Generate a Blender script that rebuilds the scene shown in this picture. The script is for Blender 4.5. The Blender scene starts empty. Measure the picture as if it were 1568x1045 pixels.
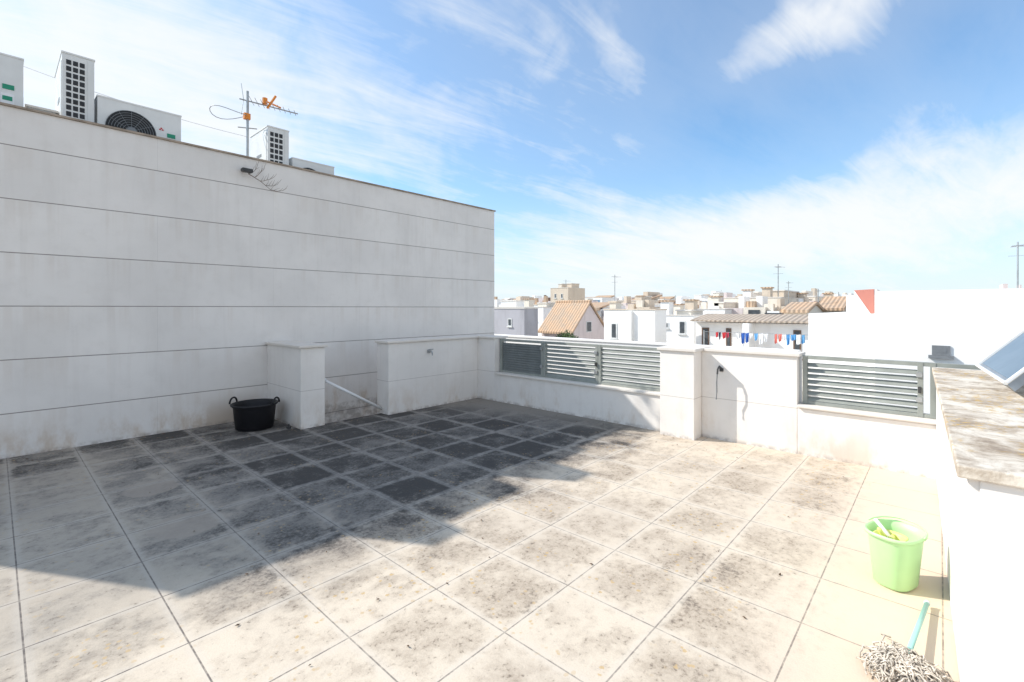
import bpy, math, random
from mathutils import Vector, Matrix
random.seed(7)
H=1.65; FP=722.0; HY=472.0
CA,SA=0.740,0.6725
S=bpy.context.scene
def PY(px,X):
    t=(px-784)/FP
    return X*(SA-CA*t)/(CA+SA*t)
def DEP(X,Y): return CA*X+SA*Y
def PZ(py,X,Y): return H-(py-HY)*DEP(X,Y)/FP

# ---------------- node helper ----------------
class N:
    def __init__(s,nt): s.nt=nt; s.l=nt.links
    def new(s,t,**k):
        n=s.nt.nodes.new(t)
        for a,b in k.items(): setattr(n,a,b)
        return n
    def put(s,sock,v):
        if isinstance(v,bpy.types.NodeSocket): s.l.new(v,sock)
        else: sock.default_value=v
    def m(s,op,a,b=0.0,c=0.0,clamp=False):
        n=s.new('ShaderNodeMath',operation=op,use_clamp=clamp)
        s.put(n.inputs[0],a); s.put(n.inputs[1],b); s.put(n.inputs[2],c)
        return n.outputs[0]
    def ss(s,v,a,b,lo=0.0,hi=1.0):
        n=s.new('ShaderNodeMapRange',interpolation_type='SMOOTHSTEP')
        s.put(n.inputs[0],v)
        if a<b: n.inputs[1].default_value=a;n.inputs[2].default_value=b;n.inputs[3].default_value=lo;n.inputs[4].default_value=hi
        else: n.inputs[1].default_value=b;n.inputs[2].default_value=a;n.inputs[3].default_value=hi;n.inputs[4].default_value=lo
        return n.outputs[0]
    def noise(s,vec,scale,detail=4,rough=.55,dist=0.0):
        n=s.new('ShaderNodeTexNoise'); 
        if vec is not None: s.l.new(vec,n.inputs['Vector'])
        n.inputs['Scale'].default_value=scale;n.inputs['Detail'].default_value=detail
        n.inputs['Roughness'].default_value=rough;n.inputs['Distortion'].default_value=dist
        return n.outputs['Fac']
    def mix(s,f,a,b):
        n=s.new('ShaderNodeMix',data_type='RGBA')
        s.put(n.inputs[0],f)
        s.put(n.inputs[6],a if isinstance(a,bpy.types.NodeSocket) else (*a,1)); s.put(n.inputs[7],b if isinstance(b,bpy.types.NodeSocket) else (*b,1))
        return n.outputs[2]
    def scalevec(s,v,sc):
        n=s.new('ShaderNodeVectorMath',operation='MULTIPLY'); s.l.new(v,n.inputs[0]); n.inputs[1].default_value=sc
        return n.outputs[0]
def newmat(name,rough=.8,metal=0,spec=.3):
    m=bpy.data.materials.new(name); m.use_nodes=True
    b=m.node_tree.nodes['Principled BSDF']
    b.inputs['Roughness'].default_value=rough; b.inputs['Metallic'].default_value=metal
    b.inputs['Specular IOR Level'].default_value=spec
    return m,b,N(m.node_tree)
def bump(n,b,h,strength=.3,dist=.01):
    bn=n.new('ShaderNodeBump'); bn.inputs['Strength'].default_value=strength; bn.inputs['Distance'].default_value=dist
    n.l.new(h,bn.inputs['Height']); n.l.new(bn.outputs[0],b.inputs['Normal'])
def plain(name,col,rough=.6,metal=0,var=.15,scale=6,spec=.3):
    m,b,n=newmat(name,rough,metal,spec)
    g=n.new('ShaderNodeNewGeometry').outputs['Position']
    f=n.noise(g,scale,3,.6)
    c=n.mix(n.ss(f,.3,.7),[x*(1-var) for x in col],[min(1,x*(1+var*.5)) for x in col])
    n.l.new(c,b.inputs['Base Color']); return m

def farplaster(name,col,var=.15):
    m,b,n=newmat(name,.9)
    g=n.new('ShaderNodeNewGeometry').outputs['Position']
    st=n.noise(n.scalevec(g,(1.2,1.2,.3)),1.3,4,.65)
    c=n.mix(n.ss(st,.45,.72,0,var*2.2),col,[col[0]*.62,col[1]*.6,col[2]*.58])
    n.l.new(c,b.inputs['Base Color']); return m

def plaster(name,col,joints=None,period=0,off=0,streak=.15,basedirt=.4):
    m,b,n=newmat(name,.9)
    g=n.new('ShaderNodeNewGeometry').outputs['Position']
    sp=n.new('ShaderNodeSeparateXYZ'); n.l.new(g,sp.inputs[0]); X,Y,Z=sp.outputs
    big=n.noise(g,.9,3,.6); med=n.noise(g,7,4,.65); fine=n.noise(g,60,2,.6)
    c=n.mix(n.ss(big,.35,.65),col,[x*.92 for x in col])
    c=n.mix(n.ss(med,.45,.75,0,.18),c,[col[0]*.76,col[1]*.74,col[2]*.71])
    st=n.noise(n.scalevec(g,(4.2,4.2,.30)),1.6,4,.6)
    c=n.mix(n.ss(st,.50,.68,0,streak),c,[col[0]*.60,col[1]*.57,col[2]*.54])
    bdn=n.noise(n.scalevec(g,(1.6,1.6,.8)),1.3,5,.7)
    bdn=n.m('ADD',bdn,n.m('MULTIPLY',n.m('MULTIPLY',n.ss(X,1.4,2.0),n.ss(X,2.75,2.3)),.12 if period else 0))
    bd=n.m('MULTIPLY',n.ss(Z,.55,.0),n.ss(bdn,.46,.66))
    c=n.mix(n.m('MULTIPLY',bd,basedirt),c,(.50,.37,.25))
    bd2=n.m('MULTIPLY',n.ss(Z,.06,.0),n.ss(med,.38,.6))
    c=n.mix(n.m('MULTIPLY',bd2,.5),c,(.22,.175,.14))
    h=n.m('ADD',n.m('MULTIPLY',fine,.35),n.m('MULTIPLY',med,.5))
    if period:
        q=n.m('DIVIDE',n.m('SUBTRACT',Z,off-period*20),period)
        f=n.m('FRACT',q)
        e=n.m('MINIMUM',f,n.m('SUBTRACT',1.0,f))
        lim=.0055/period
        ln=n.ss(e,lim*.7,lim*1.1,1,0)
        row=n.m('FLOOR',q)
        vx=n.m('ADD',n.m('DIVIDE',X,2.9),n.m('MULTIPLY',n.m('MODULO',row,2.0),.5))
        fv=n.m('FRACT',vx); ev=n.m('MINIMUM',fv,n.m('SUBTRACT',1.0,fv))
        lv=n.ss(ev,.0004,.0010,.18,0)
        dr=n.m('MULTIPLY',n.ss(f,.25,1.0),n.ss(n.noise(n.scalevec(g,(5,5,.15)),1.2,3,.6),.50,.64))
        c=n.mix(n.m('MULTIPLY',dr,.17),c,[col[0]*.66,col[1]*.56,col[2]*.46])
        cb=n.new('ShaderNodeCombineXYZ'); n.l.new(row,cb.inputs[0]); n.l.new(n.m('FLOOR',vx),cb.inputs[1])
        wn=n.new('ShaderNodeTexWhiteNoise'); n.l.new(cb.outputs[0],wn.inputs[0])
        c=n.mix(n.m('MULTIPLY',wn.outputs['Value'],.10),c,[col[0]*.72,col[1]*.72,col[2]*.75])
        ln=n.m('MAXIMUM',n.m('MULTIPLY',ln,.85),lv)
        c=n.mix(ln,c,(.20,.17,.16)); h=n.m('SUBTRACT',h,n.m('MULTIPLY',ln,2.0))
    if joints:
        for z in joints:
            e=n.m('ABSOLUTE',n.m('SUBTRACT',Z,z)); ln=n.ss(e,.002,.0045,.6,0)
            c=n.mix(ln,c,(.32,.28,.25))
    n.l.new(c,b.inputs['Base Color']); bump(n,b,h,.35,.006)
    return m

# ---------------- mesh helper ----------------
class M:
    def __init__(s): s.v=[];s.f=[];s.mi=[];s.mats=[];s.T=Matrix.Identity(4)
    def mat(s,m):
        if m not in s.mats: s.mats.append(m)
        return s.mats.index(m)
    def add(s,vs,fs,m):
        o=len(s.v); s.v+= [s.T@Vector(v) for v in vs]; i=s.mat(m)
        for f in fs: s.f.append([o+k for k in f]); s.mi.append(i)
    def box(s,x0,x1,y0,y1,z0,z1,m,R=None):
        vs=[(x,y,z) for x in(x0,x1) for y in(y0,y1) for z in(z0,z1)]
        if R is not None:
            c=Vector(((x0+x1)/2,(y0+y1)/2,(z0+z1)/2)); vs=[c+R@(Vector(v)-c) for v in vs]
        s.add(vs,[(0,1,3,2),(4,6,7,5),(0,4,5,1),(2,3,7,6),(0,2,6,4),(1,5,7,3)],m)
    def poly(s,pts,m): s.add(pts,[tuple(range(len(pts)))],m)
    def prism(s,pts,off,m):
        n=len(pts); off=Vector(off); a=[Vector(p) for p in pts]; b=[p+off for p in a]
        s.add(a+b,[tuple(range(n))[::-1],tuple(range(n,2*n))]+[(i,(i+1)%n,n+(i+1)%n,n+i) for i in range(n)],m)
    def tube(s,pts,r,m,n=8,r1=None):
        pts=[Vector(p) for p in pts]; rings=[]; r1=r if r1 is None else r1
        for i,p in enumerate(pts):
            d=(pts[min(i+1,len(pts)-1)]-pts[max(i-1,0)]).normalized()
            u=d.cross(Vector((0,0,1))); 
            if u.length<.05: u=d.cross(Vector((1,0,0)))
            u.normalize(); w=d.cross(u); rr=r+(r1-r)*i/max(1,len(pts)-1)
            rings.append([p+rr*(math.cos(a)*u+math.sin(a)*w) for a in [2*math.pi*k/n for k in range(n)]])
        vs=[v for q in rings for v in q]; fs=[]
        for i in range(len(pts)-1):
            for k in range(n): fs.append((i*n+k,i*n+(k+1)%n,(i+1)*n+(k+1)%n,(i+1)*n+k))
        fs.append(tuple(range(n))[::-1]); fs.append(tuple((len(pts)-1)*n+k for k in range(n)))
        s.add(vs,fs,m)
    def lathe(s,c,prof,m,n=40,sx=1,sy=1,p=1.0,ang=0):
        vs=[];fs=[]
        for r,z in prof:
            for k in range(n):
                a=2*math.pi*k/n; ca,sa=math.cos(a),math.sin(a)
                x=abs(ca)**p*(1 if ca>0 else -1)*r*sx; y=abs(sa)**p*(1 if sa>0 else -1)*r*sy
                vs.append((c[0]+x*math.cos(ang)-y*math.sin(ang),c[1]+x*math.sin(ang)+y*math.cos(ang),c[2]+z))
        for i in range(len(prof)-1):
            for k in range(n): fs.append((i*n+k,i*n+(k+1)%n,(i+1)*n+(k+1)%n,(i+1)*n+k))
        fs.append(tuple(range(n))[::-1]); fs.append(tuple((len(prof)-1)*n+k for k in range(n)))
        s.add(vs,fs,m)
    def build(s,name,bevel=0,smooth=False,seg=2):
        me=bpy.data.meshes.new(name); me.from_pydata([tuple(v) for v in s.v],[],s.f)
        for m in s.mats: me.materials.append(m)
        for i,p in enumerate(me.polygons): p.material_index=s.mi[i]; p.use_smooth=smooth
        import bmesh
        bm=bmesh.new(); bm.from_mesh(me); bmesh.ops.recalc_face_normals(bm,faces=bm.faces); bm.to_mesh(me); bm.free()
        o=bpy.data.objects.new(name,me); S.collection.objects.link(o)
        if smooth:
            bpy.context.view_layer.objects.active=o; o.select_set(True)
            bpy.ops.object.shade_auto_smooth(angle=math.radians(40)); o.select_set(False)
        if bevel:
            md=o.modifiers.new('bev','BEVEL'); md.width=bevel; md.segments=seg; md.limit_method='ANGLE'
        return o

# ---------------- materials ----------------
WALLT=plaster('panel_render',(.82,.78,.74),period=.593,off=1.671,streak=.10,basedirt=.7)
WPAR=plaster('parapet_render',(.84,.80,.755),joints=[.515],streak=.10,basedirt=.45)
WPARN=plaster('parapet_render_plain',(.84,.80,.755),streak=.08,basedirt=.3)
CAP=plaster('cap_stone',(.76,.71,.65),streak=0,basedirt=0)
CAPB=plain('wall_coping_brown',(.36,.29,.23),.8,var=.3)
WHITE=farplaster('white_render',(.88,.865,.84),.08)
WASH=farplaster('whitewash',(.91,.89,.86),.02)
CREAM=farplaster('cream_render',(.78,.71,.61),.12)
BEIGE=farplaster('beige_render',(.66,.56,.45),.15)
SHADEGREY=farplaster('grey_shaded_render',(.44,.43,.46),.2)  # wall in shade, the shade put into the colour as darker grey
PINK=farplaster('pink_render',(.68,.59,.57),.25)
RED=farplaster('red_render',(.55,.22,.17),.1)
GLASS=plain('window_glass_dark',(.07,.08,.09),.2,var=.3,spec=.6)
BLUEG=plain('blue_glass',(.15,.28,.40),.15,var=.2,spec=.6)
FRAME=plain('window_frame',(.68,.68,.66),.6)
BROWN=plain('brown_wood',(.16,.10,.07),.7)
ACW=plain('ac_white_enamel',(.74,.74,.72),.45,var=.07,scale=3)
ACG=plain('ac_dark_grille',(.035,.037,.04),.6)
ACM=plain('ac_fan_grey',(.22,.23,.24),.5)
GREEN=plain('label_green',(.03,.30,.18),.5); LABW=plain('label_white',(.85,.85,.85),.5,var=.03); REDL=plain('logo_red',(.6,.03,.04),.5)
GALV=plain('galvanised_steel',(.42,.43,.43),.4,.6,var=.2)
ORANGE=plain('orange_plastic',(.75,.25,.04),.5)
LOUV=plain('louvre_aluminium',(.31,.325,.295),.5,.0,var=.12)
LOUD=plain('louvre_closed_aluminium',(.17,.185,.18),.5,.0,var=.12)
BLACK=plain('black_rubber',(.014,.014,.017),.45,var=.3)
BGREEN=plain('green_plastic',(.52,.82,.40),.35,var=.04,spec=.5)
YEL=plain('yellow_green_plastic',(.78,.82,.25),.4,var=.05)
TURQ=plain('turquoise_handle',(.36,.64,.58),.4,var=.05)
MOPC=plain('mop_cotton',(.66,.59,.50),.95,var=.35,scale=40)
WPIPE=plain('white_pvc',(.76,.76,.75),.4,var=.05)
DARKM=plain('dark_metal',(.06,.06,.06),.5)
TWIG=plain('dry_twig',(.22,.17,.13),.9)
PANELG,b,n=newmat('solar_glass',.18,0,.6)
n.l.new(n.mix(n.noise(n.new('ShaderNodeNewGeometry').outputs['Position'],3,4),(.12,.15,.17),(.24,.28,.31)),b.inputs['Base Color'])

def tilemat(name,c1,c2):
    m,b,n=newmat(name,.9)
    g=n.new('ShaderNodeNewGeometry').outputs['Position']
    sp=n.new('ShaderNodeSeparateXYZ'); n.l.new(g,sp.inputs[0]); X,Y,Z=sp.outputs
    f=n.noise(g,1.5,5,.7); f2=n.noise(g,12,3,.6)
    c=n.mix(n.ss(f,.35,.65),c1,c2); c=n.mix(n.ss(f2,.5,.7,0,.5),c,(.32,.25,.19))
    w=n.m('SINE',n.m('MULTIPLY',Y,2*math.pi/.20))
    c=n.mix(n.ss(w,-.9,-.2,.35,0),c,(.25,.17,.12))
    n.l.new(c,b.inputs['Base Color']); bump(n,b,w,.5,.03); return m
TILE=tilemat('roof_tiles',(.62,.41,.26),(.50,.38,.28))
TILEG=tilemat('weathered_roof_tiles',(.50,.41,.33),(.40,.34,.28))

def floormat():
    m,b,n=newmat('terrace_tiles',.85,0,.25)
    g=n.new('ShaderNodeNewGeometry').outputs['Position']
    sp=n.new('ShaderNodeSeparateXYZ'); n.l.new(g,sp.inputs[0]); X,Y,Z=sp.outputs
    T=.55
    tx=n.m('DIVIDE',n.m('SUBTRACT',X,.10-T*20),T); ty=n.m('DIVIDE',n.m('SUBTRACT',Y,2.74-T*20),T)
    fx=n.m('FRACT',tx); fy=n.m('FRACT',ty)
    ex=n.m('MINIMUM',fx,n.m('SUBTRACT',1.0,fx)); ey=n.m('MINIMUM',fy,n.m('SUBTRACT',1.0,fy))
    e=n.m('MINIMUM',ex,ey)
    cb=n.new('ShaderNodeCombineXYZ'); n.l.new(n.m('FLOOR',tx),cb.inputs[0]); n.l.new(n.m('FLOOR',ty),cb.inputs[1])
    wn=n.new('ShaderNodeTexWhiteNoise'); n.l.new(cb.outputs[0],wn.inputs[0]); rnd=wn.outputs['Value']
    big=n.noise(g,.7,3,.5); med=n.noise(g,2.3,5,.65,.3); fine=n.noise(g,11,6,.72); sp2=n.noise(g,38,5,.72,.3); vf=n.noise(g,110,2,.6)
    er=n.m('SQRT',n.m('MULTIPLY',ex,ey))
    ee=n.m('ADD',n.m('ADD',n.m('MULTIPLY',e,.6),n.m('MULTIPLY',er,.4)),n.m('MULTIPLY',n.m('SUBTRACT',fine,.5),.40))
    ee=n.m('ADD',ee,n.m('MULTIPLY',n.m('SUBTRACT',med,.5),.35))
    cen=n.ss(ee,-.02,.24,.18,1.0)
    # grime mask that also paints the tall wall's cast shade into the tiles
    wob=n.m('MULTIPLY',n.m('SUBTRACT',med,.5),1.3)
    shadeGrimeY=n.ss(n.m('ADD',Y,wob),2.35,3.6)
    shadeGrime=n.m('MULTIPLY',shadeGrimeY,n.ss(n.m('ADD',X,wob),.4,2.4))
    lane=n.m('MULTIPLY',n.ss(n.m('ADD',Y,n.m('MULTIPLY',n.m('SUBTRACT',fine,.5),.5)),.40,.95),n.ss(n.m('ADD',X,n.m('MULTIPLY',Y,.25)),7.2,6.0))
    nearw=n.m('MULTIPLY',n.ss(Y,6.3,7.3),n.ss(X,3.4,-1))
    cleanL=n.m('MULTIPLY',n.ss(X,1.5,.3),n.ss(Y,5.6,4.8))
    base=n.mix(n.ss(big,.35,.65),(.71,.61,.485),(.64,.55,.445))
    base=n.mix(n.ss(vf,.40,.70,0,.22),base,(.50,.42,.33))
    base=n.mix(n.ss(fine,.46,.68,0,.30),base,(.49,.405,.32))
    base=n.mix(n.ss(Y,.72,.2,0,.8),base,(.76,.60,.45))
    shade=n.m('ADD',n.m('MULTIPLY',shadeGrimeY,n.m('ADD',.55,n.m('MULTIPLY',cleanL,-.12))),n.m('MULTIPLY',shadeGrime,.25))
    base=n.mix(shade,base,(.160,.153,.145))  # cast shade painted into the base colour as a darker grey
    lev=n.m('ADD',n.m('MULTIPLY',shadeGrime,.34),n.m('MULTIPLY',med,.90))
    lev=n.m('ADD',lev,n.m('MULTIPLY',n.m('SUBTRACT',rnd,.5),.24))
    lev=n.m('ADD',lev,n.m('MULTIPLY',nearw,.32))
    lev=n.m('ADD',lev,n.m('MULTIPLY',n.m('SUBTRACT',fine,.5),.50))
    lev=n.m('SUBTRACT',lev,n.m('ADD',n.m('MULTIPLY',cleanL,.08),.08))
    gr=n.m('MULTIPLY',n.m('MULTIPLY',n.ss(lev,.18,.58),cen),lane)
    spotty=n.ss(sp2,.34,.58,.6,1.0)
    c=n.mix(n.m('MULTIPLY',n.m('MULTIPLY',gr,spotty),.74),base,n.mix(shadeGrimeY,(.335,.265,.20),(.145,.138,.132)))
    dk=n.m('MULTIPLY',n.m('MULTIPLY',n.ss(n.m('ADD',lev,n.m('MULTIPLY',n.m('SUBTRACT',sp2,.5),.55)),.50,.82),n.ss(ee,-.06,.12,.1,1)),lane)
    c=n.mix(n.m('MULTIPLY',dk,.88),c,n.mix(shadeGrimeY,(.12,.10,.085),(.050,.047,.045)))
    spk=n.m('MULTIPLY',n.ss(sp2,.56,.64),n.ss(n.m('ADD',fine,n.m('MULTIPLY',gr,.20)),.52,.65))
    c=n.mix(n.m('MULTIPLY',n.m('MULTIPLY',spk,lane),.62),c,(.14,.11,.085))
    v=n.new('ShaderNodeTexVoronoi'); v.inputs['Scale'].default_value=19; n.l.new(g,v.inputs['Vector'])
    yl=n.m('MULTIPLY',n.ss(n.m('ADD',v.outputs['Distance'],n.m('MULTIPLY',sp2,.6)),.46,.55,1,0),n.ss(n.noise(g,1.9,2),.50,.60))
    c=n.mix(n.m('MULTIPLY',n.m('MULTIPLY',yl,lane),n.m('SUBTRACT',.75,n.m('MULTIPLY',shadeGrimeY,.4))),c,(.54,.37,.17))
    v2=n.new('ShaderNodeTexVoronoi'); v2.inputs['Scale'].default_value=4.2; n.l.new(g,v2.inputs['Vector'])
    wp=n.ss(n.m('ADD',v2.outputs['Distance'],n.m('MULTIPLY',fine,.14)),.120,.140,1,0)
    c=n.mix(n.m('MULTIPLY',wp,.38),c,n.mix(shadeGrimeY,(.54,.49,.42),(.30,.28,.26)))
    for (px,py,r) in ((1.01,4.26,.25),(.98,5.35,.23)):
        d=n.m('SQRT',n.m('ADD',n.m('POWER',n.m('SUBTRACT',X,px),2.0),n.m('POWER',n.m('SUBTRACT',Y,py),2.0)))
        d=n.m('ADD',d,n.m('MULTIPLY',n.m('SUBTRACT',med,.5),.16))
        c=n.mix(n.ss(d,r*.88,r*1.04,.75,0),c,(.36,.31,.26))
    jt=n.m('MULTIPLY',n.ss(e,.0045,.0090,1,0),n.m('ADD',n.ss(fine,.38,.60,.40,.90),n.m('MULTIPLY',cleanL,.3)))
    pale=n.m('MULTIPLY',n.m('MULTIPLY',n.ss(n.m('ADD',e,n.m('MULTIPLY',n.m('SUBTRACT',fine,.5),.11)),.02,.085,1,0),lane),.45)
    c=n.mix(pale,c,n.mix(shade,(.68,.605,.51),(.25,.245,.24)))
    c=n.mix(n.m('MULTIPLY',jt,.75),c,(.10,.085,.08))
    n.l.new(c,b.inputs['Base Color'])
    h=n.m('SUBTRACT',n.m('ADD',n.m('MULTIPLY',vf,.4),n.m('MULTIPLY',sp2,.5)),n.m('MULTIPLY',jt,1.5)); bump(n,b,h,.35,.007)
    return m
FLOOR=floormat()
def capmat():
    m,b,n=newmat('lichen_cap',.9)
    g=n.new('ShaderNodeNewGeometry').outputs['Position']
    f=n.noise(g,5,7,.72,.4); f2=n.noise(g,26,5,.7); f3=n.noise(g,2.2,4,.6)
    c=n.mix(n.ss(f,.38,.62),(.74,.67,.57),(.42,.34,.26))
    c=n.mix(n.ss(n.m('ADD',f,n.m('MULTIPLY',f2,.5)),.78,.98,0,.65),c,(.20,.155,.12))
    c=n.mix(n.m('MULTIPLY',n.m('MULTIPLY',n.ss(f2,.50,.60),n.ss(f3,.44,.56)),.85),c,(.58,.38,.13))
    n.l.new(c,b.inputs['Base Color']); bump(n,b,f2,.5,.01); return m
LICH=capmat()
def groundmat():
    m,b,n=newmat('town_ground',.95)
    g=n.new('ShaderNodeNewGeometry').outputs['Position']
    f=n.noise(g,.05,6,.6); c=n.mix(n.ss(f,.35,.65),(.33,.30,.26),(.20,.20,.17)); n.l.new(c,b.inputs['Base Color']); return m

# ---------------- ground ----------------
G=-9.0
a=M(); a.poly([(-3000,-3000,G),(3000,-3000,G),(3000,3000,G),(-3000,3000,G)],groundmat()); a.build('ground')

# ---------------- terrace ----------------
a=M()
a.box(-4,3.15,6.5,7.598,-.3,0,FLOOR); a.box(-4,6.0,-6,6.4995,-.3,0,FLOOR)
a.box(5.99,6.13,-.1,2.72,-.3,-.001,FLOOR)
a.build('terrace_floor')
a=M(); a.box(-4,6.3,-6,6.48,G,-.302,WHITE); a.box(3.2,6.3,6.5,7.59,G,-1.2,WPARN); a.build('apartment_building')
# tall neighbour building
a=M()
a.box(-1.8,7.76,7.6,7.85,G,3.87,WALLT)
a.box(-1.8,7.76,7.85,15,G,3.45,WALLT)
a.box(-1.8,-1.55,7.86,15,3.452,3.87,WALLT); a.box(7.51,7.76,7.86,15,3.452,3.87,WALLT)
a.box(-1.83,7.79,7.575,7.875,3.872,3.895,CAPB)
a.build('tall_neighbour_building')
# parapets
a=M(); a.box(2.81,3.15,6.43,7.596,-.01,1.10,WPAR); a.box(2.78,3.18,6.40,7.595,1.102,1.137,CAP); a.build('wall_stub',.006)
a=M(); a.box(4.10,6.0,6.30,6.62,-.3,1.10,WPAR); a.box(4.07,5.995,6.27,6.65,1.102,1.137,CAP); a.build('low_parapet_wall',.006)
a=M()
a.box(6.002,6.30,5.87,6.62,-.3,1.10,WPAR); a.box(5.97,6.33,5.85,6.65,1.103,1.138,CAP)
a.box(6.0,6.30,2.72,5.868,-.3,.475,WPAR); a.box(5.97,6.33,2.722,5.849,.477,.507,CAP)
a.box(5.87,6.36,2.27,2.718,-.05,1.10,WPAR); a.box(5.84,6.39,2.24,2.748,1.102,1.140,CAP)
a.box(6.12,6.38,1.20,2.268,-.3,1.10,WPAR); a.box(6.09,6.41,1.17,2.238,1.101,1.136,CAP)
a.box(6.12,6.38,-.46,1.198,-.3,.53,WPAR); a.box(6.08,6.41,-.46,1.196,.532,.56,CAP)
a.build('far_parapet_wall',.005)
# right parapet (slightly skewed)
a=M()
def yl(x): return -.075+(x-2.4)*(.105/3.72)
x0,x1=2.4,6.118; w=.40
a.prism([(x0,yl(x0),-.3),(x1,yl(x1),-.3),(x1,yl(x1)-w,-.3),(x0,yl(x0)-w-.25,-.3)],(0,0,1.33),WPARN)
a.prism([(x0-.035,yl(x0)+.03,1.032),(x1-.005,yl(x1)+.03,1.032),(x1-.005,yl(x1)-w-.03,1.032),(x0-.035,yl(x0)-w-.28,1.032)],(0,0,.045),LICH)
a.box(x0-.012,x0-.001,yl(x0)-w-.2,yl(x0)-.03,-.3,1.03,WPARN)
a.build('right_parapet_wall',.006)

# ---------------- louvre screens ----------------
def louvre(name,secs,x,z0,z1):
    a=M(); ya=min(s[0] for s in secs); yb=max(s[1] for s in secs)
    a.box(x-.025,x+.025,ya,yb,z1-.04,z1,LOUV); a.box(x-.025,x+.025,ya,yb,z0,z0+.035,LOUV)
    for (s0,s1,kind) in secs:
        for y in (s0,s1-.045): a.box(x-.03,x+.03,y,y+.045,z0+.001,z1-.001,LOUV)
        pitch=.064 if kind=='o' else .04
        wd=.060 if kind=='o' else .05
        z=z0+.06
        R=Matrix.Rotation(math.radians(-40 if kind=='o' else -72),3,'Y')
        while z<z1-.06:
            a.box(x-wd/2,x+wd/2,s0+.04,s1-.04,z-.004,z+.004,LOUV if kind=='o' else LOUD,R); z+=pitch
    for (s0,s1,k) in secs:
        for zz in (z0+.15,z1-.15): a.box(x-.045,x-.029,s0+.005,s0+.055,zz,zz+.05,GALV)
        if k=='o': a.box(x-.06,x-.029,s0+.015,s0+.04,(z0+z1)/2-.03,(z0+z1)/2+.03,DARKM)
    return a.build(name,.0015,seg=1)
y1=PY(832,6.12); y2=PY(916,6.12)
louvre('louvre_fence',[(y1,5.845,'c'),(y2,y1-.004,'o'),(2.75,y2-.004,'o')],6.14,.507,1.10)
ya=PY(1414,6.22)
louvre('louvre_fence',[(ya,1.165,'o'),(-.44,ya-.05,'o')],6.24,.562,1.11)

# ---------------- AC units ----------------
def slots(a,u0,u1,z0,z1,cols,rows,pos):
    cw=(u1-u0)/cols; rh=(z1-z0)/rows
    for c in range(cols):
        for r in range(rows):
            p0=u0+c*cw+cw*.12; p1=u0+(c+1)*cw-cw*.12; q0=z0+r*rh+rh*.14; q1=z0+(r+1)*rh-rh*.14
            a.box(p0,p1,pos-.004,pos+.01,q0,q1,ACG)
def ac_side(name,x0,x1,y0,y1,z0,z1,rows):
    a=M(); a.box(x0,x1,y0,y1,z0,z1,ACW); a.box(x0-.008,x1+.008,y0-.008,y1+.008,z1-.001,z1+.02,ACW)
    h=z1-z0
    slots(a,x0+.03,x0+(x1-x0)*.72,z0+.1,z1-.06,3,rows,y0-.001)
    a.box(x0+(x1-x0)*.78,x1-.004,y0-.006,y0,z0+.02,z1-.03,ACW)
    a.box(x0-.006,x0,y0+.05,y1-.05,z0+.05,z1-.08,ACW)
    a.box(x0-.010,x0-.005,y0+.25,y0+.45,z0+h*.55,z0+h*.6,ACM)
    for yy in (y0+.1,y1-.16): a.box(x0+.02,x1-.02,yy,yy+.06,z0-.3,z0,GALV)
    return a.build(name,.006)
def ac_front(name,x0,x1,y0,y1,z0,z1):
    a=M(); a.box(x0,x1,y0,y1,z0,z1,ACW); a.box(x0-.006,x1+.006,y0-.006,y1+.006,z1-.001,z1+.018,ACW)
    cx=x0+(x1-x0)*.38; cz=(z0+z1)/2-.03; R=min((z1-z0)*.40,(x1-x0)*.34)
    a.tube([(cx,y0-.006,cz),(cx,y0+.005,cz)],R,ACG,36)
    for k in range(9):
        r=R*(k+1)/9; 
        a.tube([(cx+r*math.cos(t*math.pi/18),y0-.016,cz+r*math.sin(t*math.pi/18)) for t in range(37)],.0035,ACM,5)
    for k in range(12):
        t=k*math.pi/6; a.tube([(cx,y0-.018,cz),(cx+R*math.cos(t),y0-.018,cz+R*math.sin(t))],.003,ACM,4)
    a.tube([(cx,y0-.024,cz),(cx,y0-.006,cz)],R*.2,ACM,20)
    u=x0+(x1-x0)*.80
    a.box(u,u+.11,y0-.004,y0-.001,cz-.20,cz-.02,LABW); a.box(u+.015,u+.095,y0-.006,y0-.0045,cz-.10,cz-.05,GREEN)
    a.box(u+.015,u+.11,y0-.006,y0-.0005,cz+.03,cz+.085,GREEN)
    for dx,dz in ((-.06,0),(-.075,-.02),(-.045,-.02)): a.box(u+dx,u+dx+.02,y0-.005,y0-.002,cz+.13+dz,cz+.146+dz,REDL)
    a.box(x1-.012,x1+.003,y0+.06,y1-.06,z0+.1,z0+.35,ACW)
    for xx in (x0+.1,x1-.16): a.box(xx,xx+.06,y0+.02,y1-.02,3.45,z0,GALV)
    return a.build(name,.005)
ac_side('air_conditioner',.57,.87,8.0,8.95,3.6,4.80,13)
ac_front('air_conditioner',.90,1.80,8.0,8.33,3.70,4.37)
ac_front('air_conditioner',-.68,.24,8.0,8.33,3.80,4.57)
ac_side('air_conditioner',2.967,3.30,8.0,8.75,3.6,4.57,9)
ac_front('air_conditioner',3.36,4.09,8.0,8.33,3.50,4.15)
a=M(); a.box(.28,.54,8.3,8.6,3.45,4.12,ACW); a.box(.26,.56,8.28,8.62,4.12,4.15,CAP); a.build('vent_box',.005)
ac_side('air_conditioner',-1.05,-.75,7.95,8.75,3.6,4.72,13)

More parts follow.
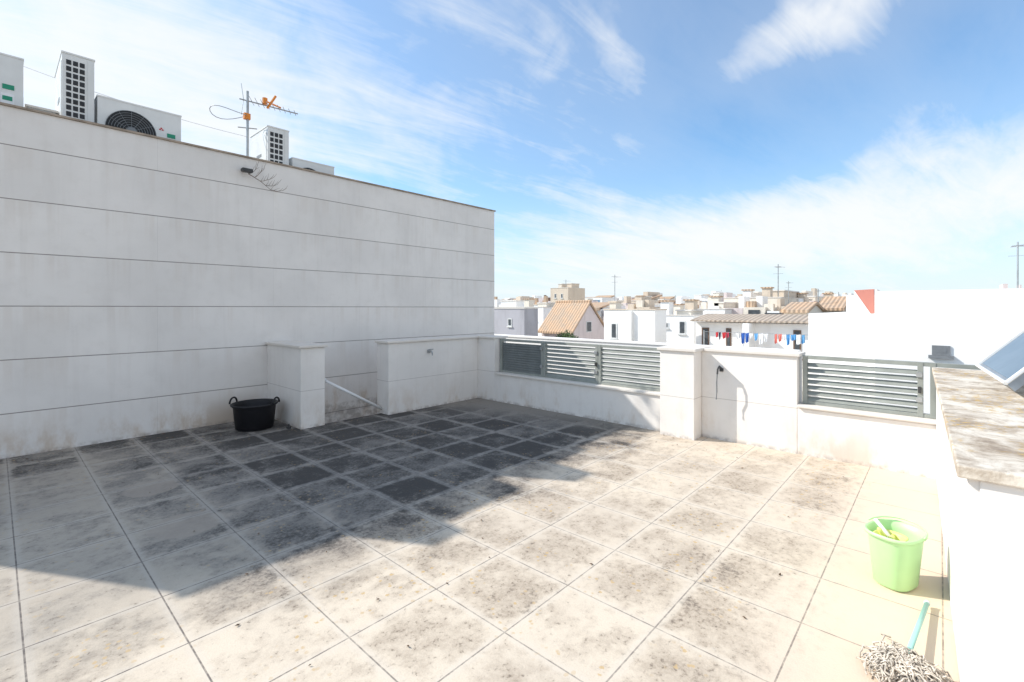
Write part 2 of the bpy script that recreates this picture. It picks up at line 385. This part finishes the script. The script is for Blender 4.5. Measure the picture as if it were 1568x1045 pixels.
# ---------------- antennas ----------------
def antenna(name,x,y,z0,z1,s=1.0,yagi=True,col=ORANGE,r=.018):
    a=M(); a.tube([(x,y,z0),(x,y,z1)],r*s,GALV,8)
    if yagi:
        z=z1-.12*s; R=Vector((SA,-CA,0)); F=Vector((CA,SA,0)); d=(R*.95+F*.3).normalized(); pd=d.cross(Vector((0,0,1)))
        p=Vector((x,y,z)); a.tube([p-d*.1*s,p+d*.65*s+Vector((0,0,-.12*s))],.009*s,GALV,6)
        for k in range(9):
            q=p+d*(.05+.07*k)*s+Vector((0,0,-.12*s*(.05+.07*k)/.65)); L=(.16-.008*k)*s
            a.tube([q-pd*L,q+pd*L],.004*s,GALV,5)
        q=p+d*.22*s; 
        a.tube([q+Vector((0,0,.05*s)),q-Vector((0,0,.03*s))],.035*s,col,8)
        a.tube([q-pd*.14*s+Vector((0,0,.06*s)),q+d*.2*s+Vector((0,0,-.06*s))],.013*s,col,6)
        a.tube([q+d*.03*s-Vector((0,0,.09*s)),q+d*.14*s+Vector((0,0,.10*s))],.016*s,col,6)
        for sg in(-1,1):
            a.tube([p-d*.05*s,p-d*.08*s+Vector((0,0,.22*s*sg))],.004*s,GALV,4)
        q=Vector((x,y,z-.22*s))
        pts=[q+(-d)*(.23+.23*math.cos(t*math.pi/10))*s+pd*.20*s*math.sin(t*math.pi/10)+Vector((0,0,.03*math.sin(t*math.pi/5)*s)) for t in range(21)]
        a.tube(pts,.005*s,GALV,5)
        a.box(x-.05*s,x+.03*s,y-.03*s,y+.03*s,z-.28*s,z-.2*s,col)
        a.tube([p-Vector((0,0,.4*s))-d*.12*s,p-Vector((0,0,.4*s))+d*.12*s],.008*s,GALV,5)
    else:
        a.tube([(x-.25*s,y+.05*s,z1-.12*s),(x+.35*s,y-.2*s,z1-.12*s)],.007*s,GALV,4)
        for k in range(5):
            u=-.2+.12*k; a.tube([(x+u*s-.05*s,y-.13*s,z1-.12*s),(x+u*s+.05*s,y+.13*s,z1-.12*s)],.005*s,GALV,4)
        a.tube([(x,y-.2*s,z1-.42*s),(x,y+.2*s,z1-.42*s)],.006*s,GALV,4)
    return a.build(name)
antenna('tv_antenna',2.77,8.3,3.45,5.16,1.15)
a=M()
def im(px,py,d):
    l=(px-784)/FP*d; return Vector((CA*d+SA*l,SA*d-CA*l,H-(py-HY)*d/FP))
p0=im(-120,40,5.6); p2=Vector((2.77,8.3,4.42))
pts=[]
for i in range(25):
    t=i/24; q=p0.lerp(p2,t); q.z-= .10*4*t*(1-t); pts.append(q)
a.tube(pts,.004,WPIPE,5); a.build('overhead_cable')

# ---------------- wall fittings ----------------
a=M(); a.tube([(2.47,7.6,3.68),(2.47,7.50,3.66)],.03,DARKM,12); a.box(2.42,2.56,7.44,7.52,3.63,3.68,DARKM); a.build('wall_spout',.004)
a=M(); rr=random.Random(3)
def twig(p,d,L,r,k):
    q=[p]; 
    for i in range(4):
        d=(d+Vector((rr.uniform(-.25,.25),rr.uniform(-.1,.1),rr.uniform(-.1,.35)))).normalized(); q.append(q[-1]+d*L/4)
    a.tube(q,r,TWIG,4,r*.5)
    if k>0:
        for i in range(5): twig(q[i%5],(d+Vector((rr.uniform(-.3,1.0),rr.uniform(-.25,.1),rr.uniform(.1,1.2)))).normalized(),L*.55,r*.65,k-1)
twig(Vector((2.52,7.52,3.62)),Vector((1,-.05,-.45)).normalized(),.36,.0065,2); a.build('dead_creeper_branch')
a=M(); a.tube([(3.152,6.48,.63),(4.10,6.48,.07)],.022,WPIPE,12); a.tube([(3.152,6.48,.63),(3.17,6.48,.62)],.035,WPIPE,12); a.build('drain_pipe',smooth=True)
X0=4.87
a=M(); a.tube([(X0,6.30,.93),(X0,6.22,.93)],.016,GALV,10); a.tube([(X0,6.22,.93),(X0,6.20,.91),(X0,6.20,.87)],.013,GALV,10)
a.tube([(X0-.045,6.235,.965),(X0+.045,6.235,.965)],.008,GALV,8); a.tube([(X0,6.235,.93),(X0,6.235,.965)],.006,GALV,8); a.box(X0-.03,X0+.03,6.292,6.30,.90,.96,GALV); a.build('water_tap')
a=M(); yy=2.02
a.box(6.09,6.12,yy-.02,yy+.02,.86,.90,DARKM)
a.tube([(6.10,yy,.90),(6.03,yy,.93),(5.97,yy,.90),(5.955,yy,.84)],.011,DARKM,8)
a.tube([(5.955,yy,.85),(5.95,yy+.005,.74),(5.97,yy+.01,.62),(5.965,yy+.015,.53)],.008,ACM,6)
a.build('wall_hook_with_cord')

# ---------------- black tub ----------------
a=M(); c=(2.42,6.98,0)
a.lathe(c,[(.20,.004),(.235,.02),(.262,.30),(.275,.315),(.292,.33),(.295,.345),(.285,.352),(.268,.345),(.25,.30),(.225,.04),(.0,.035)],BLACK,48)
for sg in (-1,1):
    q=[]
    for t in range(13):
        an=math.pi*t/12; u=math.cos(an)*.085; q.append((c[0]+sg*SA*.295+CA*u,c[1]-sg*CA*.295+SA*u,.345+.075*math.sin(an)))
    a.tube(q,.012,BLACK,8)
a.build('black_rubber_tub',smooth=True)
a=M(); q=(2.72,6.60)
a.box(q[0]-.02,q[0]+.02,q[1]-.03,q[1]+.03,0.002,.03,DARKM); a.tube([(q[0],q[1],.03),(q[0],q[1],.06)],.012,DARKM,8); a.build('floor_drain_valve')

# ---------------- mop bucket ----------------
a=M(); c=(3.64,.20,0); ang=-.35
prof=[(.115,.003),(.13,.015),(.160,.27),(.166,.285),(.182,.29),(.184,.305),(.176,.31),(.162,.302),(.152,.26),(.122,.03),(.0,.025)]
a.lathe(c,[(r*.86,z*1.04) for r,z in prof],BGREEN,48,1.06,.84,.72,ang)
cw=(c[0]-.05,c[1]+.02,0)
a.lathe(cw,[(.03,.18),(.045,.19),(.075,.285),(.083,.296),(.076,.30),(.068,.285),(.04,.20),(.0,.195)],YEL,28,1,.95,.8,ang)
for k in range(10):
    t=k*math.pi/5; a.tube([(cw[0]+.043*math.cos(t),cw[1]+.043*math.sin(t),.20),(cw[0]+.070*math.cos(t),cw[1]+.070*math.sin(t),.275)],.004,BGREEN,5)
a.box(cw[0]-.02,cw[0]+.09,cw[1]-.02,cw[1]+.01,.27,.285,YEL)
q=[]
for t in range(17):
    an=math.pi*t/16; u=math.cos(an)*.165; v=math.sin(an)*.15
    q.append((c[0]+math.cos(ang+1.57)*u*.85+math.cos(ang)*v,c[1]+math.sin(ang+1.57)*u*.85+math.sin(ang)*v,.325+.02*math.sin(an)))
a.tube(q,.005,BGREEN,8)
a.tube([(c[0]+.04,c[1]+.08,.20),(c[0]-.02,c[1]+.05,.26),(c[0]-.09,c[1]+.07,.335)],.012,YEL,8)
a.tube([(c[0]+.02,c[1]+.10,.35),(c[0]-.03,c[1]+.0,.25)],.011,WPIPE,8)
a.build('mop_bucket',smooth=True)
# mop
a=M(); rr=random.Random(5); mc=Vector((2.73,.12,.03))
for k in range(1000):
    t=rr.uniform(0,2*math.pi); L=rr.uniform(.03,.10); p=mc+Vector((rr.gauss(0,.045),rr.gauss(0,.042),rr.uniform(0,.05)))
    d=Vector((math.cos(t),math.sin(t),0)); pd=Vector((-d.y,d.x,0)); wv=rr.uniform(-.03,.03); hz=rr.uniform(.0,.03)
    q=[p,p+d*L*.3+Vector((0,0,hz*.6)),p+d*L*.55+pd*wv+Vector((0,0,hz*.3-.01)),p+d*L*.8-pd*wv*.3+Vector((0,0,-.012)),p+d*L*.9+pd*wv*1.2+Vector((0,0,-p.z*.6))]
    for v in q: v.z=max(v.z,.006)
    a.tube(q,.0038,MOPC,4)
a.tube([mc+Vector((.02,0,.03)),mc+Vector((.13,-.015,.03))],.020,TURQ,12,.015)
a.tube([mc+Vector((.10,-.01,.03)),Vector((3.44,.055,.03))],.0115,TURQ,12)
a.tube([Vector((3.44,.055,.03)),Vector((3.46,.053,.03))],.014,WPIPE,12)
a.build('mop',smooth=True)
# scattered bits of dry leaf and grit on the tiles
LL=plain('dry_leaf',(.16,.10,.06),.9,var=.5,scale=9)
a=M(); rr=random.Random(12)
pts=[(2.35,2.42),(2.2,2.2)]+[(rr.uniform(.8,5.7),rr.uniform(.6,6.2)) for k in range(60)]+[(rr.uniform(5.3,6.0),rr.uniform(.1,6.2)) for k in range(25)]+[(rr.uniform(-.5,2.8),rr.uniform(7.1,7.58)) for k in range(35)]
for (x,y) in pts:
    s_=rr.uniform(.005,.016); an=rr.uniform(0,6.28); u=Vector((math.cos(an),math.sin(an),0)); w_=Vector((-u.y,u.x,0)); p=Vector((x,y,.004))
    a.add([p-u*s_,p-w_*s_*.5+Vector((0,0,.003)),p+u*s_+Vector((0,0,.006)),p+w_*s_*.5+Vector((0,0,.002)),p+Vector((0,0,.008))],[(0,1,4),(1,2,4),(2,3,4),(3,0,4)],LL)
a.build('leaf_litter')

# ---------------- solar panel ----------------
a=M()
P0=im(1497,560,3.6);P1=im(1541,588,3.0); up=(im(1640,455,3.6)-P0)*1.6
P2=P0+up;P3=P1+up
nrm=(P1-P0).cross(P2-P0).normalized()
if nrm.z<0: nrm=-nrm
a.prism([P0,P1,P3,P2],-nrm*.06,GALV)
e1=(P1-P0).normalized();e2=up.normalized(); i=.035
a.prism([P0+e1*i+e2*i+nrm*.004,P1-e1*i+e2*i+nrm*.004,P3-e1*i-e2*i+nrm*.004,P2+e1*i-e2*i+nrm*.004],-nrm*.003,PANELG)
for P,Q in ((P0,P1),(P1,P3),(P0,P2)): a.tube([P+nrm*.004,Q+nrm*.004],.012,WPIPE,6)
for P in (P2,P3): a.tube([P-nrm*.06,Vector((P.x,P.y,0))],.02,GALV,8)
b1=P1-nrm*.06+e2*.1; a.tube([b1,b1+Vector((.05,-.55,-.35))],.02,WPIPE,8); a.tube([P0-nrm*.06+e2*.25,Vector((P0.x,P0.y-.3,0))],.02,GALV,8)
a.build('solar_panel')
a=M(); a.box(2.4,6.5,-8,-.75,G,-.02,WHITE); a.build('side_flat_roof_building')

# ---------------- neighbourhood ----------------
def window(a,x,y0,y1,z0,z1,m=GLASS,fr=FRAME):
    a.box(x-.03,x+.05,y0,y1,z0,z1,fr)
    a.box(x-.034,x-.02,y0+.05,y1-.05,z0+.05,z1-.05,m)
    a.box(x-.08,x,y0-.05,y1+.05,z0-.06,z0-.002,fr)
def windowy(a,y,x0,x1,z0,z1,m=GLASS,fr=FRAME):
    a.box(x0,x1,y-.03,y+.05,z0,z1,fr); a.box(x0+.05,x1-.05,y-.034,y-.02,z0+.05,z1-.05,m)
def house(name,X,L,Rr,ytop,dep,wall,wins=(),parap=.25,huts=(),cap=CAP,fr=FRAME):
    yb=PY(L,X);ya=PY(Rr,X); zt=PZ(ytop,X,ya); a=M(); t=.2
    a.box(X,X+dep,ya,yb,G,zt-parap,wall)
    if parap>0:
        for (p,q,r,s_) in ((X,X+t,ya,yb),(X+dep-t,X+dep,ya,yb),(X+t,X+dep-t,ya,ya+t),(X+t,X+dep-t,yb-t,yb)):
            a.box(p,q,r,s_,zt-parap-.001,zt,wall)
        if cap is not None:
            a.box(X-.04,X+t+.03,ya-.04,yb+.04,zt+.001,zt+.05,cap)
            a.box(X+t+.031,X+dep,ya-.04,ya+t,zt+.001,zt+.05,cap)
    for (l,r,z0,z1,m) in wins: 
        y0,y1=sorted((PY(r,X),PY(l,X))); window(a,X,y0,y1,PZ(z1,X,y0),PZ(z0,X,y0),m,fr)
    for (f0,f1,hh,m) in huts:
        y0=ya+(yb-ya)*f0;y1_=ya+(yb-ya)*f1
        a.box(X+dep*.25,X+dep*.7,y0,y1_,zt-parap,zt+hh,m); a.box(X+dep*.25-.06,X+dep*.7+.06,y0-.06,y1_+.06,zt+hh+.001,zt+hh+.08,cap or wall)
    return a.build(name)
a=M(); a.box(11,11.25,2.2,16,G,.74,WASH); a.box(10.97,11.3,2.15,16,.742,.78,WASH); a.box(11.26,17.5,2.4,16,G,-.3,CREAM); a.build('white_roof_parapet')
house('shaded_grey_house',20,757,803,473,1.2,SHADEGREY,[(778,784,488,500,GLASS)])
house('white_house',28,750,832,471,3,WHITE,[(800,806,480,492,GLASS),(815,822,480,492,GLASS)],huts=((.6,.9,.5,WHITE),(.05,.2,.3,CREAM)))
a=M(); X=24; yb,ya=19.2,16.7; ze=.30; xm=25.75; xe=27.6; zr=1.95
a.box(X,xe,ya,yb,G,ze,PINK)
a.prism([(X,ya,ze),(xe,ya,ze),(xm,ya,zr)],(0,yb-ya,0),PINK)
a.prism([(X-.3,ya-.12,ze-.26),(xm,ya-.12,zr+.03),(xm,ya-.12,zr+.13),(X-.3,ya-.12,ze-.14)],(0,yb-ya+.24,0),TILE)
a.prism([(xe+.3,ya-.12,ze-.24),(xm+.002,ya-.12,zr+.03),(xm+.002,ya-.12,zr+.13),(xe+.3,ya-.12,ze-.12)],(0,yb-ya+.24,0),TILE)
a.tube([(xm,ya-.14,zr+.12),(xm,yb+.14,zr+.12)],.09,TILE,8)
windowy(a,ya,25.4,26.0,.1,.8)
a.build('gabled_house')
LEAF=plain('foliage',(.10,.16,.06),.8,var=.5)
a=M(); rr=random.Random(9); c=Vector((21.5,PY(868,21.5),.1))
a.tube([(c.x,c.y,-9),(c.x+.1,c.y,-2),(c.x,c.y,.0)],.12,BROWN,8,.05)
for k in range(1500):
    v=Vector((rr.gauss(0,1),rr.gauss(0,1),rr.gauss(0,1))).normalized()*rr.random()**.4
    bl=[Vector((0,0,0)),Vector((.3,.5,-.15)),Vector((-.2,-.45,-.2))][k%3]
    p=c+bl+Vector((v.x*.5,v.y*.5,v.z*.38-.05)); u=Vector((rr.gauss(0,1),rr.gauss(0,1),rr.gauss(0,1))).normalized(); w_=u.cross(v).normalized()
    a.poly([p-u*.05,p+w_*.03,p+u*.05,p-w_*.03],LEAF)
a.build('small_tree')
house('white_house',20,925,1003,475,1.2,WHITE,[(936,945,495,519,GLASS)],huts=((.82,.95,.35,CREAM),),cap=BEIGE)
a=M(); y=PY(966,20); a.box(19.85,19.998,y-.1,y+.1,G,1.5,WHITE); a.build('rendered_pilaster')
house('white_house',25,990,1062,484,4,WHITE,[(1016,1024,494,503,GLASS),(1040,1050,492,512,GLASS)],huts=((.2,.5,.25,CREAM),))
# long building with tiled lean-to and washing
a=M(); X=22; yb=PY(1066,X); ya=PY(1240,X)
a.box(X,X+7,ya,yb,G,1.0,WHITE)
a.prism([(X-.45,ya-.1,1.04),(X+1.6,ya-.1,1.30),(X+1.6,ya-.1,1.37),(X-.45,ya-.1,1.11)],(0,yb-ya+.2,0),TILEG)
a.box(X+1.2,X+7,ya,yb,1.002,1.24,CREAM)
for (l,r) in ((1075,1086),(1112,1120),(1215,1227)):
    y0=PY(r,X);y1_=PY(l,X); window(a,X,y0,y1_,-.4,.75,GLASS,BROWN)
y0=PY(1150,X-.5); a.box(X-.8,X-.001,y0,y0+.25,-.6,1.0,WHITE)
a.box(X-4,X,ya,yb,G,-.6,CREAM); a.box(X-4,X-3.85,ya,yb,-.598,.15,WHITE)
a.build('tiled_roof_house')
cols=[(.60,.05,.06),(.45,.06,.10),(.75,.75,.75),(.04,.12,.42),(.10,.30,.6),(.85,.85,.85),(.75,.22,.18),(.03,.05,.09),(.15,.40,.70),(.03,.03,.035),(.03,.04,.10),(.04,.04,.04)]
cm=[plain('cloth_%d'%i,c,.9,var=.2) for i,c in enumerate(cols)]
a=M(); Xc=20.9; rr=random.Random(4); y=PY(1096,Xc); yend=PY(1236,Xc); k=0
a.tube([(Xc,y+.5,.62),(Xc,yend-.2,.62)],.008,GALV,4)
for yy in (y+.5,yend-.2): a.tube([(Xc,yy,-.6),(Xc,yy,.68)],.025,GALV,6)
seq=[0,7,0,1,-1,2,3,3,5,8,5,2,-1,6,6,2,4,4,5,8,8,-1,7,3,9,2,9,10,-1,9,11,11,7,10,9]
for ci in seq:
    w_=rr.uniform(.09,.18); L=rr.uniform(.2,.5)
    if ci<0: y-=.22; continue
    if y-w_<yend: break
    nx,nz=6,4; vs=[];fs=[]; tp=rr.uniform(0,.35)
    for i in range(nx+1):
        for j in range(nz+1):
            vs.append((Xc+.03*math.sin(i*1.7+k)*j/nz,y-w_*.5-w_*(i/nx-.5)*(1-tp*j/nz),.62-L*j/nz*(1-.12*abs(i/nx-.5))-.02*math.sin(i)))
    for i in range(nx):
        for j in range(nz): q=i*(nz+1)+j; fs.append((q,q+1,q+nz+2,q+nz+1))
    a.add(vs,fs,cm[ci]); y-=w_+rr.uniform(.0,.06); k+=1
a.build('washing_on_line')
house('cream_house',34,1100,1196,456,10,CREAM,[(1110,1116,466,476,GLASS),(1150,1157,466,476,GLASS)],huts=((.1,.28,.5,BEIGE),(.6,.75,.35,WHITE)))
house('cream_house',30,1062,1110,474,6,WHITE,huts=((.3,.6,.4,CREAM),))
house('white_block',12,1340,1700,439,9,WASH,[(1427,1455,530,545,ACM)],parap=.2,cap=None,fr=ACM)
house('white_block',13.4,1238,1352,481,6,WASH,cap=None)
house('white_block',16,1296,1345,452,5,WASH,parap=.1,cap=None)
a=M(); X=15.5; y0=PY(1338,X);y1_=PY(1308,X); zb=PZ(470,X,y0); zt=PZ(443,X,y0)
a.prism([(X,y1_,zt-.02),(X,y0,zb-.3),(X,y0,zt)],(.2,0,0),RED)
a.prism([(X,y1_,zt-.024),(X,y1_,zb-.3),(X,y0,zb-.304)],(.19,0,0),WASH); a.box(X,X+.2,y0,y1_,G,zb-.31,WASH); a.build('red_gable_wall')
def tiled(name,X,L,R,yt,ye,dep,wall):
    yb=PY(L,X);ya=PY(R,X); ze=PZ(ye,X,ya); zr=PZ(yt,X+dep/2,ya); a=M()
    a.box(X,X+dep,ya,yb,G,ze,wall); a.prism([(X,ya,ze),(X+dep,ya,ze),(X+dep/2,ya,zr)],(0,yb-ya,0),wall)
    a.prism([(X-.2,ya-.1,ze-.1),(X+dep/2,ya-.1,zr+.03),(X+dep/2,ya-.1,zr+.15),(X-.2,ya-.1,ze+.03)],(0,yb-ya+.2,0),TILE)
    a.prism([(X+dep+.2,ya-.1,ze-.1),(X+dep/2+.003,ya-.1,zr+.03),(X+dep/2+.003,ya-.1,zr+.15),(X+dep+.2,ya-.1,ze+.03)],(0,yb-ya+.2,0),TILE)
    window(a,X,(ya+yb)/2-.4,(ya+yb)/2+.4,ze-1.3,ze-.3)
    a.build(name)
tiled('tiled_roof_house',26,1200,1236,467,476,4,CREAM)
tiled('tiled_roof_house',30,1252,1290,458,473,5,BEIGE)
house('apartment_tower',45,843,870,441,3.5,BEIGE,[(849,852,450,457,GLASS),(859,862,450,457,GLASS)],huts=((.05,.3,.5,BEIGE),(.6,.8,.5,CREAM)))
house('glazed_building',60,886,922,456,5,WHITE,[(893,905,459,466,BLUEG),(908,919,459,466,BLUEG)])
house('beige_house',45,938,978,461,6,BEIGE,[(950,954,466,472,GLASS),(962,966,466,472,GLASS)],huts=((.2,.4,.5,BEIGE),))
house('beige_house',42,984,1012,466,6,CREAM,[(992,996,470,476,GLASS)],huts=((.2,.5,.4,BROWN),))
house('white_house',48,1020,1070,461,10,WHITE,[(1030,1034,467,473,GLASS),(1050,1054,467,473,GLASS)],huts=((.2,.4,.6,WHITE),))
house('white_house',50,1070,1100,457,10,WHITE,[(1080,1084,464,470,GLASS)],huts=((.4,.7,.6,CREAM),))
house('white_house',48,1200,1300,462,12,WHITE,[(1215,1220,467,473,GLASS),(1235,1240,467,473,GLASS),(1280,1284,467,473,GLASS)],huts=((.6,.8,.5,BEIGE),))
house('white_house',36,800,846,468,3,WHITE,[(812,816,475,485,GLASS),(826,830,475,485,GLASS)])
a=M(); rr=random.Random(21); wl=[WHITE,WHITE,WHITE,WHITE,CREAM,CREAM,BEIGE,PINK]
def rnd_block(X,pxa,pxb,zt,dp,small=1.0):
    y1_=PY(pxa,X); y0=PY(pxb,X); w_=rr.choice(wl)
    a.box(X,X+dp,y0,y1_,G,zt,w_)
    nw=max(1,int((y1_-y0)/2.4))
    for k in range(nw):
        yc=y0+(k+.5)*(y1_-y0)/nw
        for fl in range(2):
            if rr.random()<.25: continue
            zz=zt-1.5*small-fl*2.8; q=rr.uniform(.28,.5); hh=rr.uniform(.35,.65)
            a.box(X-.04,X+.05,yc-q,yc+q,zz-hh,zz+hh,GLASS if rr.random()<.6 else BROWN)
    W_=y1_-y0
    if rr.random()<.5:
        u=rr.uniform(.1,.6); a.box(X+dp*.2,X+dp*.5,y0+W_*u,y0+W_*(u+.28),zt,zt+rr.uniform(.5,1.8)*small,rr.choice(wl))
    if rr.random()<.5:
        u=rr.uniform(.1,.8); a.box(X+.3,X+.8,y0+W_*u,y0+W_*u+.5,zt,zt+rr.uniform(.5,1.1)*small,rr.choice([BEIGE,BROWN,CREAM,TILE]))
    if rr.random()<.18: a.prism([(X-.3,y0,zt-.2),(X+dp*.4,y0,zt+.7*small),(X+dp*.4,y0,zt+.9*small),(X-.3,y0,zt)],(0,y1_-y0,0),TILE)
    if rr.random()<.05:
        yc=rr.uniform(y0,y1_); hh=rr.uniform(1.2,2.2)*small
        a.tube([(X+1.5,yc,zt),(X+1.5,yc,zt+hh)],.022 if small<1 else .04,GALV,4)
for row in range(9):
    X=62+row*17; px=560
    while px<1700:
        wpx=rr.uniform(9,30); d=DEP(X,PY(px+wpx,X))
        rise=(rr.uniform(-6,14)+(4 if rr.random()<.2 else 0))*.75+3
        rnd_block(X,px,px+wpx,H+rise*d/FP,rr.uniform(7,14)); px+=wpx+rr.uniform(-3,5)
for X in (31.3,37.7,41.1):
    px=886
    while px<1320:
        wpx=rr.uniform(14,34); d=DEP(X,PY(px+wpx,X))
        rise=rr.uniform(-9,5)+(X-31)*.35
        rnd_block(X,px,px+wpx,H+rise*d/FP,rr.uniform(3,5),.5); px+=wpx+rr.uniform(0,9)
a.build('distant_town')
for (px,X,yt,yb_,s) in ((932,20.5,420,475,.9),(1188,34.5,404,456,1.5),(1204,34,430,456,1.0),(1564,14,366,440,.7),(862,45.5,428,440,1.5),(1010,25,455,480,.8),(1250,30,442,458,1.0)):
    y=PY(px,X); antenna('rooftop_antenna',X+.6,y,PZ(yb_,X,y)-.6,PZ(yt,X,y),s,False,r=.02)
a=M(); rr=random.Random(2)
for (px,X,yb_) in ((1012,25,481),(1030,27,476),(1050,26,478),(1090,31,470),(1140,34,454),(1170,34,454),(800,28,470),(900,40,470),(975,42,464),(1225,40,464),(1265,42,464)):
    y=PY(px,X); z=PZ(yb_,X,y); h=rr.uniform(.3,.7)
    a.box(X+.5,X+1.1,y-.25,y+.25,z-1.2,z+h,rr.choice([WHITE,CREAM,BEIGE])); a.box(X+.42,X+1.18,y-.33,y+.33,z+h+.001,z+h+.08,TILE)
a.build('rooftop_chimneys')

# ---------------- world ----------------
sun_dir=Vector((-.654,1.128,1.0)).normalized()
el=math.asin(sun_dir.z); rot=math.atan2(sun_dir.x,sun_dir.y)
W=bpy.data.worlds.new('World'); S.world=W; W.use_nodes=True; nt=W.node_tree; n=N(nt)
bg=nt.nodes['Background']
sky=n.new('ShaderNodeTexSky',sky_type='NISHITA',sun_disc=False); sky.sun_elevation=el; sky.sun_rotation=rot; sky.air_density=1.0; sky.dust_density=.6; sky.ozone_density=1.5
gen=n.new('ShaderNodeTexCoord').outputs['Generated']
sp=n.new('ShaderNodeSeparateXYZ'); n.l.new(gen,sp.inputs[0]); gx,gy,gz=sp.outputs
zz=n.m('ADD',n.m('MAXIMUM',gz,0.0),.12)
def dot(v,t):
    q=n.new('ShaderNodeVectorMath',operation='DOT_PRODUCT'); n.l.new(v,q.inputs[0]); q.inputs[1].default_value=tuple(t); return q.outputs['Value']
sa=math.radians(-8)
c2=n.new('ShaderNodeCombineXYZ')
n.l.new(n.m('DIVIDE',dot(gen,Vector((math.cos(sa),math.sin(sa),0))*.38),zz),c2.inputs[0]); n.l.new(n.m('DIVIDE',dot(gen,Vector((-math.sin(sa),math.cos(sa),0))*1.4),zz),c2.inputs[1])
nz1=n.noise(c2.outputs[0],1.25,6,.60,.45); nz2=n.noise(c2.outputs[0],4.5,4,.7,.7); nz0=n.noise(gen,5.5,5,.60,.5)
Fv=Vector((CA,SA,0));Rv=Vector((SA,-CA,0));Uv=Vector((0,0,1))
def lobe(px,py,la,lb,angdeg,amp):
    c=(Fv+Rv*((px-784)/FP)+Uv*((HY-py)/FP)); k=c.length; c.normalize()
    r=(Rv-c*Rv.dot(c)).normalized(); u=c.cross(r); 
    if u.z<0: u=-u
    an=math.radians(angdeg); t1=r*math.cos(an)+u*math.sin(an); t2=-r*math.sin(an)+u*math.cos(an)
    a_=dot(gen,t1*(FP*k/la)); b_=dot(gen,t2*(FP*k/lb))
    r2=n.m('MULTIPLY_ADD',a_,a_,n.m('MULTIPLY',b_,b_))
    return n.m('MULTIPLY',n.m('POWER',.36788,r2),amp)
L=[lobe(1410,300,520,100,17,.90),lobe(1000,390,420,60,4,.45),lobe(20,150,480,360,0,.85),lobe(760,40,170,75,-30,.52),lobe(950,85,90,34,-50,.42),
   lobe(1190,55,150,50,42,.62),lobe(1290,20,120,60,30,.4),lobe(900,265,120,80,50,.40),lobe(480,230,310,140,0,.34),lobe(1090,215,170,90,0,-.30),lobe(1460,90,150,50,20,-.15),lobe(640,200,120,60,0,.08)]
tot=L[0]
for q in L[1:]: tot=n.m('ADD',tot,q)
front=n.m('GREATER_THAN',dot(gen,Fv),-.05)
tot=n.m('MULTIPLY',tot,front)
backfill=n.ss(dot(gen,Vector((-.35,-.85,.40))),-.25,.6,0,.60)  # unseen cloud bank added behind the camera to brighten the shaded wall
tot=n.m('ADD',tot,backfill)
nn=n.m('ADD',n.m('MULTIPLY',nz1,.50),n.m('ADD',n.m('MULTIPLY',nz2,.26),n.m('MULTIPLY',nz0,.32)))
dens=n.m('ADD',tot,n.m('MULTIPLY',n.m('SUBTRACT',nn,.54),2.7))
cf=n.m('MAXIMUM',n.ss(dens,-.12,1.12),n.ss(dens,-1.4,.4,.0,.24))
haze=n.ss(gz,-.02,.26,.9,0)
c=n.scalevec(sky.outputs[0],(.90,1.50,1.80))
c=n.mix(haze,c,(6.7,7.5,8.2))
c=n.mix(n.m('MULTIPLY',cf,.95),c,(7.9,8.05,8.15))
n.l.new(c,bg.inputs[0]); bg.inputs[1].default_value=.125
W.cycles.sampling_method='MANUAL'; W.cycles.sample_map_resolution=512

# ---------------- sun ----------------
sl=bpy.data.lights.new('sun','SUN'); sl.energy=5; sl.angle=math.radians(.5); sl.color=(1,.95,.88)
so=bpy.data.objects.new('sun',sl); S.collection.objects.link(so); so.rotation_euler=sun_dir.to_track_quat('Z','Y').to_euler(); so.location=sun_dir*30

# ---------------- camera ----------------
cam=bpy.data.cameras.new('camera'); co=bpy.data.objects.new('camera',cam); S.collection.objects.link(co)
co.location=(0,0,H); co.rotation_euler=(math.radians(90),0,math.radians(42.26-90))
cam.sensor_width=36; cam.lens=FP/1568*36; cam.shift_y=-50.5/1568; cam.clip_start=.05; cam.clip_end=6000
S.camera=co
S.view_settings.view_transform='Standard'; S.view_settings.look='None'; S.view_settings.exposure=0
